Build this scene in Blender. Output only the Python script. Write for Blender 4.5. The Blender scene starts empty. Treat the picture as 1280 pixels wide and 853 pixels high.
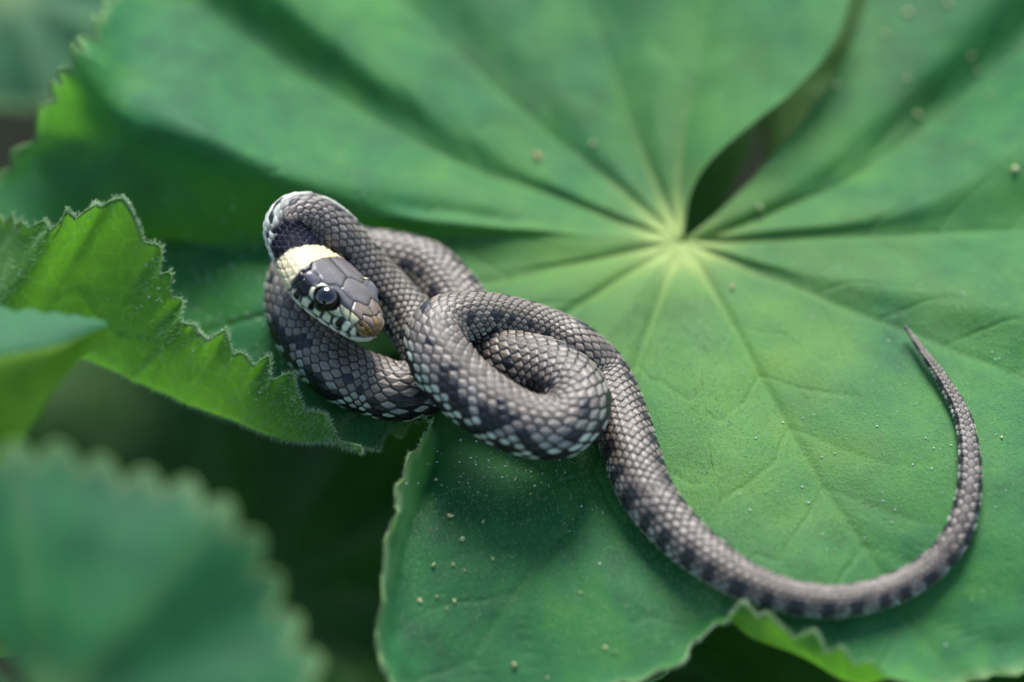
import bpy, math, random
import numpy as np
from mathutils import Vector
from mathutils.bvhtree import BVHTree

# one Blender unit = one centimetre of the place
random.seed(7)
RNG = np.random.default_rng(7)
sc = bpy.context.scene
COL = sc.collection

# ------------------------------------------------------------------ camera
ELEV = math.radians(50.0)
DIST = 33.0
LENS, SENSOR = 100.0, 36.0
FPX = 1280.0 * LENS / SENSOR
cam_pos = np.array([0.0, -DIST * math.cos(ELEV), DIST * math.sin(ELEV)])
fwd = np.array([0.0, math.cos(ELEV), -math.sin(ELEV)])
rgt = np.array([1.0, 0.0, 0.0])
upv = np.array([0.0, math.sin(ELEV), math.cos(ELEV)])
cd = bpy.data.cameras.new("camera")
cd.lens = LENS
cd.sensor_width = SENSOR
cd.clip_start = 0.5
cd.clip_end = 2000.0
cd.dof.use_dof = True
cd.dof.focus_distance = 31.85
cd.dof.aperture_fstop = 0.062
cam = bpy.data.objects.new("camera", cd)
cam.location = cam_pos
cam.rotation_euler = (math.pi / 2 - ELEV, 0.0, 0.0)
COL.objects.link(cam)
sc.camera = cam

# ------------------------------------------------------------------ light
SUN_EL = math.radians(47.0)
SUN_AZ = math.radians(3.0)          # measured from +y (away from the camera) towards +x
world = bpy.data.worlds.new("World")
sc.world = world
world.use_nodes = True
wn = world.node_tree
sky = wn.nodes.new("ShaderNodeTexSky")
sky.sky_type = 'NISHITA'
sky.sun_disc = False
sky.sun_elevation = SUN_EL
sky.sun_rotation = SUN_AZ
sky.dust_density = 0.6
bg = wn.nodes["Background"]
bg.inputs["Strength"].default_value = 0.10
wn.links.new(sky.outputs[0], bg.inputs["Color"])
sl = bpy.data.lights.new("sun", 'SUN')
sl.energy = 2.9
sl.angle = math.radians(28.0)
sl.color = (1.0, 0.97, 0.93)
sun = bpy.data.objects.new("sun", sl)
sdir = Vector((math.sin(SUN_AZ) * math.cos(SUN_EL), math.cos(SUN_AZ) * math.cos(SUN_EL), math.sin(SUN_EL)))
sun.rotation_euler = sdir.to_track_quat('Z', 'Y').to_euler()
sun.location = sdir * 60
COL.objects.link(sun)

vs = sc.view_settings
vs.view_transform = 'Standard'
vs.look = 'None'
vs.exposure = 1.45
vs.gamma = 1.0
vs.use_curve_mapping = False
sc.render.engine = 'CYCLES'
sc.cycles.use_denoising = True
sc.cycles.max_bounces = 10
sc.cycles.transmission_bounces = 8
sc.cycles.diffuse_bounces = 5
sc.cycles.sample_clamp_indirect = 6.0


# ------------------------------------------------------------------ helpers
def at(px, py, z):
    """point of the place seen at a picture position, at height z"""
    d = fwd + rgt * (px - 640.0) / FPX + upv * (426.5 - py) / FPX
    t = (z - cam_pos[2]) / d[2]
    return cam_pos + d * t


def view_depth(p):
    return float(np.dot(p - cam_pos, fwd))


def mesh_from(name, verts, faces, smooth=True, attrs=None, colors=None):
    """verts (n,3), faces (m,k) arrays of one polygon size"""
    verts = np.asarray(verts, dtype=np.float32)
    faces = np.asarray(faces, dtype=np.int32)
    m = bpy.data.meshes.new(name)
    m.vertices.add(len(verts))
    m.vertices.foreach_set("co", verts.ravel())
    k = faces.shape[1]
    m.loops.add(faces.size)
    m.loops.foreach_set("vertex_index", faces.ravel())
    m.polygons.add(len(faces))
    m.polygons.foreach_set("loop_start", np.arange(0, faces.size, k, dtype=np.int32))
    m.polygons.foreach_set("loop_total", np.full(len(faces), k, dtype=np.int32))
    m.polygons.foreach_set("use_smooth", np.full(len(faces), smooth, dtype=bool))
    if attrs:
        for an, av in attrs.items():
            a = m.attributes.new(an, 'FLOAT', 'POINT')
            a.data.foreach_set("value", np.asarray(av, dtype=np.float32).ravel())
    if colors is not None:
        a = m.attributes.new("pigment", 'FLOAT_COLOR', 'POINT')
        c = np.ones((len(verts), 4), dtype=np.float32)
        c[:, :3] = colors
        a.data.foreach_set("color", c.ravel())
    m.update(calc_edges=True)
    m.validate()
    return m


def link(name, mesh, mat=None, parent=None, loc=None):
    o = bpy.data.objects.new(name, mesh)
    if mat is not None and mesh is not None:
        mesh.materials.append(mat)
    if loc is not None:
        o.location = loc
    if parent is not None:
        o.parent = parent
        o.matrix_parent_inverse = parent_inv(parent)
    COL.objects.link(o)
    return o


def parent_inv(p):
    from mathutils import Matrix
    return (Matrix.Translation(p.location) @ p.rotation_euler.to_matrix().to_4x4()).inverted()


def tag(o, label=None, cat=None, group=None, kind=None):
    if label:
        o["label"] = label
    if cat:
        o["category"] = cat
    if group:
        o["group"] = group
    if kind:
        o["kind"] = kind
    return o


def grid_faces(nu, nv, wrap_v=False):
    i = np.arange(nu - 1)[:, None]
    j = np.arange(nv if wrap_v else nv - 1)[None, :]
    j2 = (j + 1) % nv
    a = i * nv + j
    b = i * nv + j2
    c = (i + 1) * nv + j2
    d = (i + 1) * nv + j
    return np.stack([a, b, c, d], axis=-1).reshape(-1, 4)


def smooth(e0, e1, x):
    t = np.clip((x - e0) / (e1 - e0), 0, 1)
    return t * t * (3 - 2 * t)


def crom(ctrl, x):
    """Catmull-Rom through ctrl (n,...) at positions x (in index units, clamped with linear run-out)"""
    ctrl = np.asarray(ctrl, dtype=float)
    n = len(ctrl)
    x = np.asarray(x, dtype=float)
    i = np.clip(np.floor(x).astype(int), 0, n - 2)
    f = x - i
    ext = np.concatenate([[2 * ctrl[0] - ctrl[1]], ctrl, [2 * ctrl[-1] - ctrl[-2]]])
    p0, p1, p2, p3 = ext[i], ext[i + 1], ext[i + 2], ext[i + 3]
    sh = (len(x),) + (1,) * (ctrl.ndim - 1)
    f = f.reshape(sh)
    return 0.5 * ((2 * p1) + (-p0 + p2) * f + (2 * p0 - 5 * p1 + 4 * p2 - p3) * f ** 2 + (-p0 + 3 * p1 - 3 * p2 + p3) * f ** 3)


def value_noise(p, scale, seed=0):
    """smooth lattice noise in [-1,1] for points (n,3)"""
    q = np.asarray(p) * scale + 1000.0
    i = np.floor(q).astype(np.int64)
    f = q - i
    f = f * f * (3 - 2 * f)

    def h(ix, iy, iz):
        n = (ix * 374761393 + iy * 668265263 + iz * 2147483647 + seed * 1274126177) & 0xFFFFFFFF
        n = ((n ^ (n >> 13)) * 1274126177) & 0xFFFFFFFF
        n = n ^ (n >> 16)
        return (n & 0xFFFF) / 32767.5 - 1.0
    r = 0
    for dx in (0, 1):
        for dy in (0, 1):
            for dz in (0, 1):
                w = (f[:, 0] if dx else 1 - f[:, 0]) * (f[:, 1] if dy else 1 - f[:, 1]) * (f[:, 2] if dz else 1 - f[:, 2])
                r = r + w * h(i[:, 0] + dx, i[:, 1] + dy, i[:, 2] + dz)
    return r


def grid_normals(P):
    """P (nu,nv,3) -> unit normals"""
    du = np.gradient(P, axis=0)
    dv = np.gradient(P, axis=1)
    n = np.cross(du, dv)
    return n / (np.linalg.norm(n, axis=-1, keepdims=True) + 1e-12)


def tube_mesh(name, pts, rad, sides=8, colors=None):
    pts = np.asarray(pts, float)
    rad = np.broadcast_to(np.asarray(rad, float), (len(pts),))
    T = np.gradient(pts, axis=0)
    T /= np.linalg.norm(T, axis=1, keepdims=True) + 1e-12
    ref = np.array([0.13, 0.27, 0.95])
    N = np.cross(T, ref)
    N /= np.linalg.norm(N, axis=1, keepdims=True) + 1e-9
    B = np.cross(T, N)
    a = np.linspace(0, 2 * math.pi, sides, endpoint=False)
    V = pts[:, None] + rad[:, None, None] * (np.cos(a)[None, :, None] * N[:, None] + np.sin(a)[None, :, None] * B[:, None])
    return mesh_from(name, V.reshape(-1, 3), grid_faces(len(pts), sides, True))


def hairs_mesh(name, base, dirs, length, radius, bend=0.25):
    """each hair: a bent three-sided spike (two segments)"""
    n = len(base)
    d = dirs / (np.linalg.norm(dirs, axis=1, keepdims=True) + 1e-9)
    rnd = RNG.normal(size=(n, 3))
    a = np.cross(d, rnd)
    a /= np.linalg.norm(a, axis=1, keepdims=True) + 1e-9
    b = np.cross(d, a)
    L = np.broadcast_to(length, (n,))[:, None]
    mid = base + d * L * 0.55
    tip = base + d * L + a * L * bend * RNG.uniform(-1, 1, (n, 1))
    V = np.zeros((n, 7, 3))
    for k in range(3):
        an = 2 * math.pi * k / 3
        off = (math.cos(an) * a + math.sin(an) * b)
        V[:, k] = base + off * radius
        V[:, 3 + k] = mid + off * radius * 0.65
    V[:, 6] = tip
    F = []
    for k in range(3):
        k2 = (k + 1) % 3
        F += [(k, k2, 3 + k2), (k, 3 + k2, 3 + k), (3 + k, 3 + k2, 6)]
    F = np.array(F)
    faces = (np.arange(n)[:, None, None] * 7 + F[None]).reshape(-1, 3)
    return mesh_from(name, V.reshape(-1, 3), faces)


# ------------------------------------------------------------------ materials
def new_mat(name):
    m = bpy.data.materials.new(name)
    m.use_nodes = True
    nt = m.node_tree
    nt.nodes.clear()
    out = nt.nodes.new("ShaderNodeOutputMaterial")
    return m, nt, out


def N(nt, kind, **kw):
    n = nt.nodes.new(kind)
    for k, v in kw.items():
        if k in n.inputs:
            n.inputs[k].default_value = v
        else:
            setattr(n, k, v)
    return n


def math_node(nt, op, a, b=None, clamp=False):
    n = nt.nodes.new("ShaderNodeMath")
    n.operation = op
    n.use_clamp = clamp
    for i, x in enumerate((a, b)):
        if x is None:
            continue
        if isinstance(x, (int, float)):
            n.inputs[i].default_value = x
        else:
            nt.links.new(x, n.inputs[i])
    return n.outputs[0]


def mix_col(nt, fac, a, b, blend='MIX'):
    n = nt.nodes.new("ShaderNodeMix")
    n.data_type = 'RGBA'
    n.blend_type = blend
    for sock, x in ((n.inputs[0], fac), (n.inputs[6], a), (n.inputs[7], b)):
        if isinstance(x, (int, float)):
            sock.default_value = x
        elif isinstance(x, tuple):
            sock.default_value = (x[0], x[1], x[2], 1.0)
        else:
            nt.links.new(x, sock)
    return n.outputs[2]


def ramp(nt, fac, stops):
    n = nt.nodes.new("ShaderNodeValToRGB")
    e = n.color_ramp.elements
    while len(e) < len(stops):
        e.new(0.5)
    for k, (p, c) in enumerate(stops):
        e[k].position = p
        e[k].color = (c[0], c[1], c[2], 1.0)
    nt.links.new(fac, n.inputs[0])
    return n.outputs[0]


def leaf_material(name, dark, mid, light, under, trans=0.35, vein_col=(0.30, 0.40, 0.10), sheen=0.14, net=True, spec=0.35, trans_col=(0.20, 0.56, 0.02)):
    m, nt, out = new_mat(name)
    L = nt.links
    tc = N(nt, "ShaderNodeTexCoord")
    obj = tc.outputs["Object"]
    n1 = N(nt, "ShaderNodeTexNoise", Scale=0.55, Detail=4.0, Roughness=0.6)
    L.new(obj, n1.inputs["Vector"])
    n2 = N(nt, "ShaderNodeTexNoise", Scale=3.2, Detail=5.0, Roughness=0.65)
    L.new(obj, n2.inputs["Vector"])
    n3 = N(nt, "ShaderNodeTexNoise", Scale=38.0, Detail=3.0, Roughness=0.7)
    L.new(obj, n3.inputs["Vector"])
    s = math_node(nt, 'MULTIPLY', n1.outputs[0], 0.55)
    s = math_node(nt, 'ADD', s, math_node(nt, 'MULTIPLY', n2.outputs[0], 0.30))
    s = math_node(nt, 'ADD', s, math_node(nt, 'MULTIPLY', n3.outputs[0], 0.24))
    col = ramp(nt, s, [(0.42, dark), (0.53, mid), (0.66, light)])
    av = N(nt, "ShaderNodeAttribute", attribute_name="vein")
    ac = N(nt, "ShaderNodeAttribute", attribute_name="core")
    ar = N(nt, "ShaderNodeAttribute", attribute_name="rim")
    vor = N(nt, "ShaderNodeTexVoronoi", Scale=3.4)
    vor.feature = 'DISTANCE_TO_EDGE'
    wob = N(nt, "ShaderNodeTexNoise", Scale=2.5, Detail=2.0)
    L.new(obj, wob.inputs["Vector"])
    wv = nt.nodes.new("ShaderNodeVectorMath")
    wv.operation = 'MULTIPLY_ADD'
    L.new(wob.outputs["Color"], wv.inputs[0])
    wv.inputs[1].default_value = (0.35, 0.35, 0.35)
    L.new(obj, wv.inputs[2])
    L.new(wv.outputs[0], vor.inputs["Vector"])
    mr = N(nt, "ShaderNodeMapRange")
    mr.inputs["From Min"].default_value = 0.0
    mr.inputs["From Max"].default_value = 0.06
    mr.inputs["To Min"].default_value = 1.0
    mr.inputs["To Max"].default_value = 0.0
    L.new(vor.outputs["Distance"], mr.inputs["Value"])
    netv = mr.outputs[0]
    geo = N(nt, "ShaderNodeNewGeometry")
    under_c = mix_col(nt, math_node(nt, 'MULTIPLY', netv, 0.42), under, tuple(min(1, c * 1.9 + 0.03) for c in under))
    under_c = mix_col(nt, 0.3, under_c, col, 'MIX')
    if net:
        col = mix_col(nt, math_node(nt, 'MULTIPLY', netv, 0.16), col, light)
    vv = math_node(nt, 'MULTIPLY', av.outputs["Fac"], 0.75, True)
    col = mix_col(nt, vv, col, vein_col)
    ay = N(nt, "ShaderNodeAttribute", attribute_name="young")
    col = mix_col(nt, math_node(nt, 'MULTIPLY', ay.outputs["Fac"], 0.8, True), col, (0.125, 0.265, 0.036))
    col = mix_col(nt, math_node(nt, 'MULTIPLY', ac.outputs["Fac"], 0.75, True), col, (0.42, 0.52, 0.16))
    col = mix_col(nt, math_node(nt, 'MULTIPLY', ar.outputs["Fac"], 0.6, True), col, (0.36, 0.46, 0.20))
    col = mix_col(nt, geo.outputs["Backfacing"], col, under_c)
    # fine relief: pebbled cells and hair bases
    b1 = N(nt, "ShaderNodeTexNoise", Scale=22.0, Detail=4.0, Roughness=0.7)
    L.new(obj, b1.inputs["Vector"])
    hsum = math_node(nt, 'ADD', math_node(nt, 'MULTIPLY', b1.outputs[0], 0.55), math_node(nt, 'MULTIPLY', netv, -0.05))
    hsum = math_node(nt, 'ADD', hsum, math_node(nt, 'MULTIPLY', n3.outputs[0], 0.4))
    bump = N(nt, "ShaderNodeBump", Strength=0.75, Distance=0.03)
    L.new(hsum, bump.inputs["Height"])
    pr = N(nt, "ShaderNodeBsdfPrincipled", Roughness=0.55)
    pr.inputs["Specular IOR Level"].default_value = spec
    pr.inputs["Sheen Weight"].default_value = sheen
    pr.inputs["Sheen Roughness"].default_value = 0.45
    pr.inputs["Sheen Tint"].default_value = (0.75, 1.0, 0.9, 1)
    L.new(col, pr.inputs["Base Color"])
    L.new(bump.outputs[0], pr.inputs["Normal"])
    tr = N(nt, "ShaderNodeBsdfTranslucent")
    tcx = mix_col(nt, 0.45, trans_col, col)
    tcx = mix_col(nt, math_node(nt, 'MULTIPLY', math_node(nt, 'MULTIPLY', netv, geo.outputs['Backfacing']), 0.15), tcx, tuple(c * 1.5 for c in trans_col))
    L.new(tcx, tr.inputs["Color"])
    mx = N(nt, "ShaderNodeMixShader")
    mx.inputs[0].default_value = trans
    L.new(pr.outputs[0], mx.inputs[1])
    L.new(tr.outputs[0], mx.inputs[2])
    L.new(mx.outputs[0], out.inputs[0])
    return m


def plain_material(name, color, rough=0.5, noise=0.25, nscale=6.0, spec=0.4, trans=0.0, bump_s=0.2):
    m, nt, out = new_mat(name)
    L = nt.links
    tc = N(nt, "ShaderNodeTexCoord")
    n1 = N(nt, "ShaderNodeTexNoise", Scale=nscale, Detail=4.0, Roughness=0.6)
    L.new(tc.outputs["Object"], n1.inputs["Vector"])
    col = ramp(nt, n1.outputs[0], [(0.3, tuple(c * (1 - noise) for c in color)), (0.7, tuple(min(1, c * (1 + noise)) for c in color))])
    bump = N(nt, "ShaderNodeBump", Strength=bump_s, Distance=0.03)
    L.new(n1.outputs[0], bump.inputs["Height"])
    pr = N(nt, "ShaderNodeBsdfPrincipled", Roughness=rough)
    pr.inputs["Specular IOR Level"].default_value = spec
    L.new(col, pr.inputs["Base Color"])
    L.new(bump.outputs[0], pr.inputs["Normal"])
    if trans > 0:
        tr = N(nt, "ShaderNodeBsdfTranslucent")
        L.new(col, tr.inputs["Color"])
        mx = N(nt, "ShaderNodeMixShader")
        mx.inputs[0].default_value = trans
        L.new(pr.outputs[0], mx.inputs[1])
        L.new(tr.outputs[0], mx.inputs[2])
        L.new(mx.outputs[0], out.inputs[0])
    else:
        L.new(pr.outputs[0], out.inputs[0])
    return m


M_LEAF = leaf_material("leaf_main", (0.004, 0.078, 0.026), (0.012, 0.140, 0.038), (0.046, 0.210, 0.034), (0.080, 0.21, 0.008), trans=0.31, spec=0.28)  # base green darkened, putting tilt shading into the outer lobes; pale centre is pigment
M_LEAF_TEAL = leaf_material("leaf_teal", (0.003, 0.060, 0.020), (0.005, 0.092, 0.028), (0.013, 0.128, 0.032), (0.10, 0.26, 0.012), trans=0.20, spec=0.28)
M_LEAF_SHADE = leaf_material("leaf_shade", (0.006, 0.036, 0.002), (0.011, 0.055, 0.003), (0.020, 0.070, 0.004), (0.03, 0.08, 0.006), trans=0.06, sheen=0.0, spec=0.15)  # leaf green with shade put into the colour, for the low leaves
M_LEAF_UNDER = leaf_material("leaf_under", (0.07, 0.20, 0.008), (0.12, 0.28, 0.012), (0.18, 0.34, 0.02), (0.10, 0.26, 0.012), trans=0.4, sheen=0.1)
M_MARGIN = plain_material("leaf_margin", (0.15, 0.29, 0.08), rough=0.5, trans=0.35)
M_HAIR = plain_material("leaf_hair", (0.50, 0.66, 0.42), rough=0.4, trans=0.4, noise=0.1)
M_STALK = plain_material("leaf_stalk", (0.16, 0.26, 0.06), rough=0.5, trans=0.15)
M_SOIL = plain_material("soil", (0.010, 0.013, 0.007), rough=0.95, nscale=1.2, noise=0.6, bump_s=0.6, spec=0.1)
M_GRAIN = plain_material("pollen", (0.52, 0.52, 0.25), rough=0.45, noise=0.2, trans=0.15)
M_CRUMB = plain_material("crumb", (0.55, 0.33, 0.18), rough=0.7, noise=0.4)
M_DUST = plain_material("dust", (0.65, 0.70, 0.60), rough=0.5, noise=0.2)

# ------------------------------------------------------------------ ground
gn = 90
gx, gy = np.meshgrid(np.linspace(-1, 1, gn), np.linspace(-1, 1, gn), indexing='ij')
gx = np.sign(gx) * np.abs(gx) ** 2.5 * 900
gy = np.sign(gy) * np.abs(gy) ** 2.5 * 900
gp = np.stack([gx, gy, np.full_like(gx, -6.5)], -1).reshape(-1, 3)
gp[:, 2] += value_noise(gp, 0.35, 3) * 0.6 + value_noise(gp, 1.3, 4) * 0.2
g = link("ground", mesh_from("ground", gp, grid_faces(gn, gn)), M_SOIL)
tag(g, kind="structure")

# ------------------------------------------------------------------ the large leaf
# spokes run from the stalk joint to the margin, listed clockwise from one side of the gap to the other
# each: kind (v = main vein in a valley, b = ridge between lobes, q = in between), then 7 (px, py, height)
SPOKES = [
    ('b', [(864, 298, .02), (905, 258, .18), (958, 203, .34), (1015, 135, .45), (1062, 60, .55), (1090, -20, .65), (1110, -80, .7)]),
    ('q', [(866, 298, .0), (925, 268, .16), (1005, 220, .28), (1090, 150, .42), (1180, 60, .7), (1250, -30, 1.0), (1290, -90, 1.1)]),
    ('v', [(868, 299, -.06), (945, 278, .0), (1060, 236, .02), (1180, 150, .12), (1290, 50, .5), (1380, -40, .9), (1430, -90, 1.1)]),
    ('b', [(869, 300, -.02), (960, 284, .2), (1085, 258, .46), (1210, 205, .75), (1330, 130, 1.1), (1450, 40, 1.4), (1510, 0, 1.5)]),
    ('v', [(870, 301, -.06), (960, 302, .02), (1090, 300, .15), (1220, 293, .3), (1350, 285, .5), (1480, 270, .7), (1550, 260, .8)]),
    ('b', [(870, 303, -.02), (965, 325, .16), (1100, 350, .34), (1230, 372, .5), (1360, 400, .6), (1490, 430, .7), (1560, 440, .7)]),
    ('v', [(869, 305, -.06), (955, 346, .0), (1060, 391, .06), (1175, 436, .15), (1290, 480, .25), (1420, 530, .35), (1500, 560, .4)]),
    ('b', [(867, 307, -.02), (940, 375, .13), (1040, 460, .24), (1150, 550, .28), (1250, 630, .26), (1370, 720, .1), (1440, 770, .0)]),
    ('v', [(862, 308, -.06), (905, 390, -.0), (958, 490, .02), (1020, 600, .02), (1085, 695, -.05), (1150, 790, -.2), (1190, 850, -.3)]),
    ('q', [(860, 309, -.03), (893, 400, .06), (935, 515, .1), (985, 640, .08), (1035, 730, .0), (1075, 850, -.2), (1085, 838, .1)]),
    ('q', [(858, 309, -.02), (882, 405, .1), (912, 530, .15), (945, 650, .1), (975, 735, .03), (1000, 816, -.10), (1004, 803, .12)]),
    ('q', [(856, 309, -.02), (875, 410, .12), (895, 545, .16), (918, 660, .1), (935, 735, .05), (940, 795, -.06), (938, 770, .19)]),
    ('b', [(854, 309, -.02), (866, 410, .13), (876, 550, .16), (888, 660, .1), (897, 725, .05), (903, 770, -.02), (905, 772, .06)]),
    ('q', [(852, 309, -.02), (850, 412, .11), (845, 560, .10), (848, 680, .0), (855, 745, -.1), (862, 785, -.2), (866, 800, -.22)]),
    ('q', [(850, 309, -.03), (832, 415, .06), (808, 575, .0), (790, 710, -.1), (795, 780, -.2), (805, 825, -.3), (810, 840, -.32)]),
    ('v', [(848, 308, -.06), (812, 412, .0), (765, 545, -.05), (705, 660, -.1), (640, 750, -.3), (590, 830, -.5), (570, 880, -.6)]),
    ('q', [(846, 308, -.03), (795, 410, .06), (735, 530, .0), (650, 640, -.05), (570, 720, -.2), (500, 800, -.3), (478, 830, -.1)]),
    ('q', [(845, 308, -.02), (780, 405, .09), (700, 510, .0), (615, 600, .0), (545, 655, -.05), (502, 692, -.08), (484, 690, .30)]),
    ('q', [(844, 307, -.02), (770, 400, .1), (675, 490, .0), (600, 555, .0), (550, 590, .02), (526, 612, .0), (506, 598, .42)]),
    ('b', [(843, 307, -.02), (760, 393, .1), (655, 470, .0), (585, 512, .0), (556, 530, .04), (545, 538, .06), (540, 528, .16)]),
    ('q', [(842, 306, -.03), (750, 386, .07), (640, 455, .0), (555, 495, -.02), (515, 510, .0), (498, 520, -.02), (492, 528, -.12)]),
    ('v', [(841, 305, -.06), (738, 376, .0), (620, 440, -.02), (510, 490, -.04), (440, 520, -.06), (425, 545, -.14), (440, 562, -.05)]),
    ('q', [(840, 305, -.03), (728, 368, .05), (600, 425, .0), (475, 475, .0), (385, 525, -.15), (372, 553, -.2), (388, 521, .25)]),
    ('q', [(839, 304, -.02), (720, 360, .08), (580, 405, .0), (440, 445, .06), (325, 500, -.25), (298, 528, -.3), (325, 465, .45)]),
    ('b', [(838, 304, -.02), (712, 350, .1), (560, 385, .02), (405, 415, .10), (275, 462, -.35), (235, 505, -.35), (262, 430, .6)]),
    ('v', [(838, 303, -.06), (705, 336, .0), (545, 362, .0), (375, 385, .12), (232, 425, -.4), (165, 478, -.3), (228, 412, .65)]),
    ('q', [(837, 302, -.03), (703, 326, .05), (535, 345, .0), (355, 355, .12), (205, 375, -.4), (100, 448, -.2), (176, 300, 1.2)]),
    ('q', [(837, 301, -.02), (702, 318, .07), (530, 330, .02), (345, 335, .10), (185, 330, -.35), (50, 420, -.1), (128, 262, 1.5)]),
    ('q', [(836, 300, -.02), (702, 308, .1), (528, 312, .06), (340, 318, -.02), (170, 300, -.2), (0, 385, .1), (60, 290, 1.4)]),
    ('q', [(836, 299, -.02), (702, 296, .14), (535, 292, .16), (345, 290, .12), (165, 280, .1), (20, 268, .3), (-20, 262, .5)]),
    ('q', [(836, 298, -.01), (702, 289, .18), (540, 277, .38), (358, 257, .52), (205, 226, .6), (95, 182, .7), (50, 170, .8)]),
    ('b', [(836, 298, .0), (702, 282, .16), (545, 264, .36), (370, 226, .85), (235, 168, 1.25), (142, 136, 1.25), (92, 88, 1.75)]),
    ('q', [(836, 297, -.01), (705, 271, .14), (555, 240, .42), (385, 192, .8), (255, 128, 1.15), (168, 76, 1.32), (126, 44, 1.6)]),
    ('v', [(837, 296, -.06), (710, 256, .0), (570, 212, .12), (430, 138, .35), (310, 55, .7), (220, -20, 1.1), (180, -60, 1.2)]),
    ('b', [(838, 294, -.02), (725, 236, .2), (605, 165, .5), (490, 85, .9), (390, 10, 1.25), (310, -60, 1.5), (270, -95, 1.6)]),
    ('v', [(840, 293, -.06), (745, 217, .02), (640, 135, .2), (545, 45, .45), (455, -40, .75), (390, -120, 1.1), (350, -160, 1.2)]),
    ('b', [(843, 291, -.02), (772, 200, .2), (695, 95, .5), (620, -10, .85), (550, -110, 1.15), (490, -200, 1.4), (460, -240, 1.5)]),
    ('v', [(846, 290, -.06), (800, 190, .05), (760, 75, .3), (715, -40, .55), (670, -150, .85), (630, -250, 1.2), (610, -290, 1.3)]),
    ('b', [(849, 290, -.02), (828, 188, .24), (815, 70, .55), (800, -50, .9), (790, -160, 1.2), (780, -260, 1.5), (775, -300, 1.6)]),
    ('v', [(852, 291, -.05), (850, 198, .16), (872, 90, .45), (895, -20, .75), (920, -130, 1.0), (940, -230, 1.3), (950, -280, 1.4)]),
    ('b', [(856, 294, .02), (866, 232, .34), (905, 183, .62), (985, 118, .95), (1042, 52, 1.15), (1064, -10, 1.25), (1070, -60, 1.3)]),
]
CTRL = np.array([[at(*p) for p in s[1]] for s in SPOKES])      # (S,7,3)
HUB = at(852, 301, -.05)
CTRL[:, 0] = HUB + 0.25 * (CTRL[:, 0] - HUB)
S = len(SPOKES)
for col_, keep in ((1, 0.18), (2, 0.25), (3, 0.45), (4, 0.7)):
    zc = CTRL[:, col_, 2]
    kz = np.array([1, 2, 3, 2, 1]) / 9.0
    sm = np.convolve(np.pad(zc, 2, mode='edge'), kz, 'valid')
    kp = np.full(len(zc), keep)
    kp[33:] *= 0.65
    kp[26:33] = np.maximum(kp[26:33], (0, 0.5, 0.85, 1, 1)[col_])
    CTRL[:, col_, 2] = sm + (zc - sm) * kp
NU, NT = 900, 330
uu = np.linspace(0, S - 1, NU)
A1 = crom(CTRL, uu)                                              # (NU,7,3)
# teeth along the margin
marg = A1[:, 6]
arc = np.concatenate([[0], np.cumsum(np.linalg.norm(np.diff(marg, axis=0), axis=1))])
# keep teeth off the smooth edges of the gap
tooth_on = smooth(0.6, 2.2, uu) * smooth(0.6, 2.2, (S - 1) - uu)
ph = arc / 0.38 + 0.33 * np.sin(arc * 1.7) + 0.22 * np.sin(arc * 4.3 + 1.0)
fr = ph - np.floor(ph)
tid = np.floor(ph).astype(int)
tooth_h = np.where(fr < 0.66, 0.5 * (fr / 0.66) + 0.5 * np.sin(fr / 0.66 * math.pi / 2), 0.6 * ((1 - fr) / 0.34) + 0.4 * np.sin((1 - fr) / 0.34 * math.pi / 2))
trand = np.abs(np.sin(tid * 12.9898) * 43758.5453) % 1.0
tooth_amp = 0.155 * (0.6 + 0.85 * trand)
tooth = tooth_h * tooth_amp * np.maximum(tooth_on, 0.10)
outd = A1[:, 6] - A1[:, 5]
outd /= np.linalg.norm(outd, axis=1, keepdims=True) + 1e-9
ko = np.hanning(15); ko /= ko.sum()
outd = np.stack([np.convolve(np.pad(outd[:, k], 7, mode='edge'), ko, 'valid') for k in range(3)], -1)
outd /= np.linalg.norm(outd, axis=1, keepdims=True) + 1e-9
trow = np.linspace(0, 1, NT) ** 0.92
P = np.zeros((NU, NT, 3))
tsm = smooth(0.86, 1.0, trow)
for i in range(NU):
    P[i] = crom(A1[i], trow * 6.0) + outd[i] * (tooth[i] * tsm)[:, None]
# the blade sags under the coils; the deeper dip is added to darken the gap
for (spx, spy, dep, wid_) in ((460, 428, 0.26, 0.45), (610, 480, 0.10, 1.1)):
    q_ = at(spx, spy, 0.0)
    P[..., 2] -= dep * np.exp(-((P[..., 0] - q_[0]) ** 2 + (P[..., 1] - q_[1]) ** 2) / wid_ ** 2) * smooth(0.9, 0.5, P[..., 2])
# radial distance from joint, distance across to nearest main vein
joint = at(850, 303, -.05)
Rr = np.linalg.norm(P - joint, axis=-1)
vidx = np.array([k for k, s in enumerate(SPOKES) if s[0] == 'v'])
dn = uu[:, None] - vidx[None]
near = np.argmin(np.abs(dn), axis=1)
d_signed = dn[np.arange(NU), near]
du_len = np.linalg.norm(np.gradient(P, axis=0), axis=-1) / (uu[1] - uu[0])
dist_v = np.abs(d_signed)[:, None] * du_len                      # centimetres across
Pn = P.reshape(-1, 3)
jit = value_noise(Pn, 0.9, 11).reshape(NU, NT)
w_v = 0.045 + 0.06 * np.exp(-Rr / 2.0)
vein_main = np.exp(-(dist_v / w_v) ** 2) * smooth(9.5, 5.0, Rr)
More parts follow.
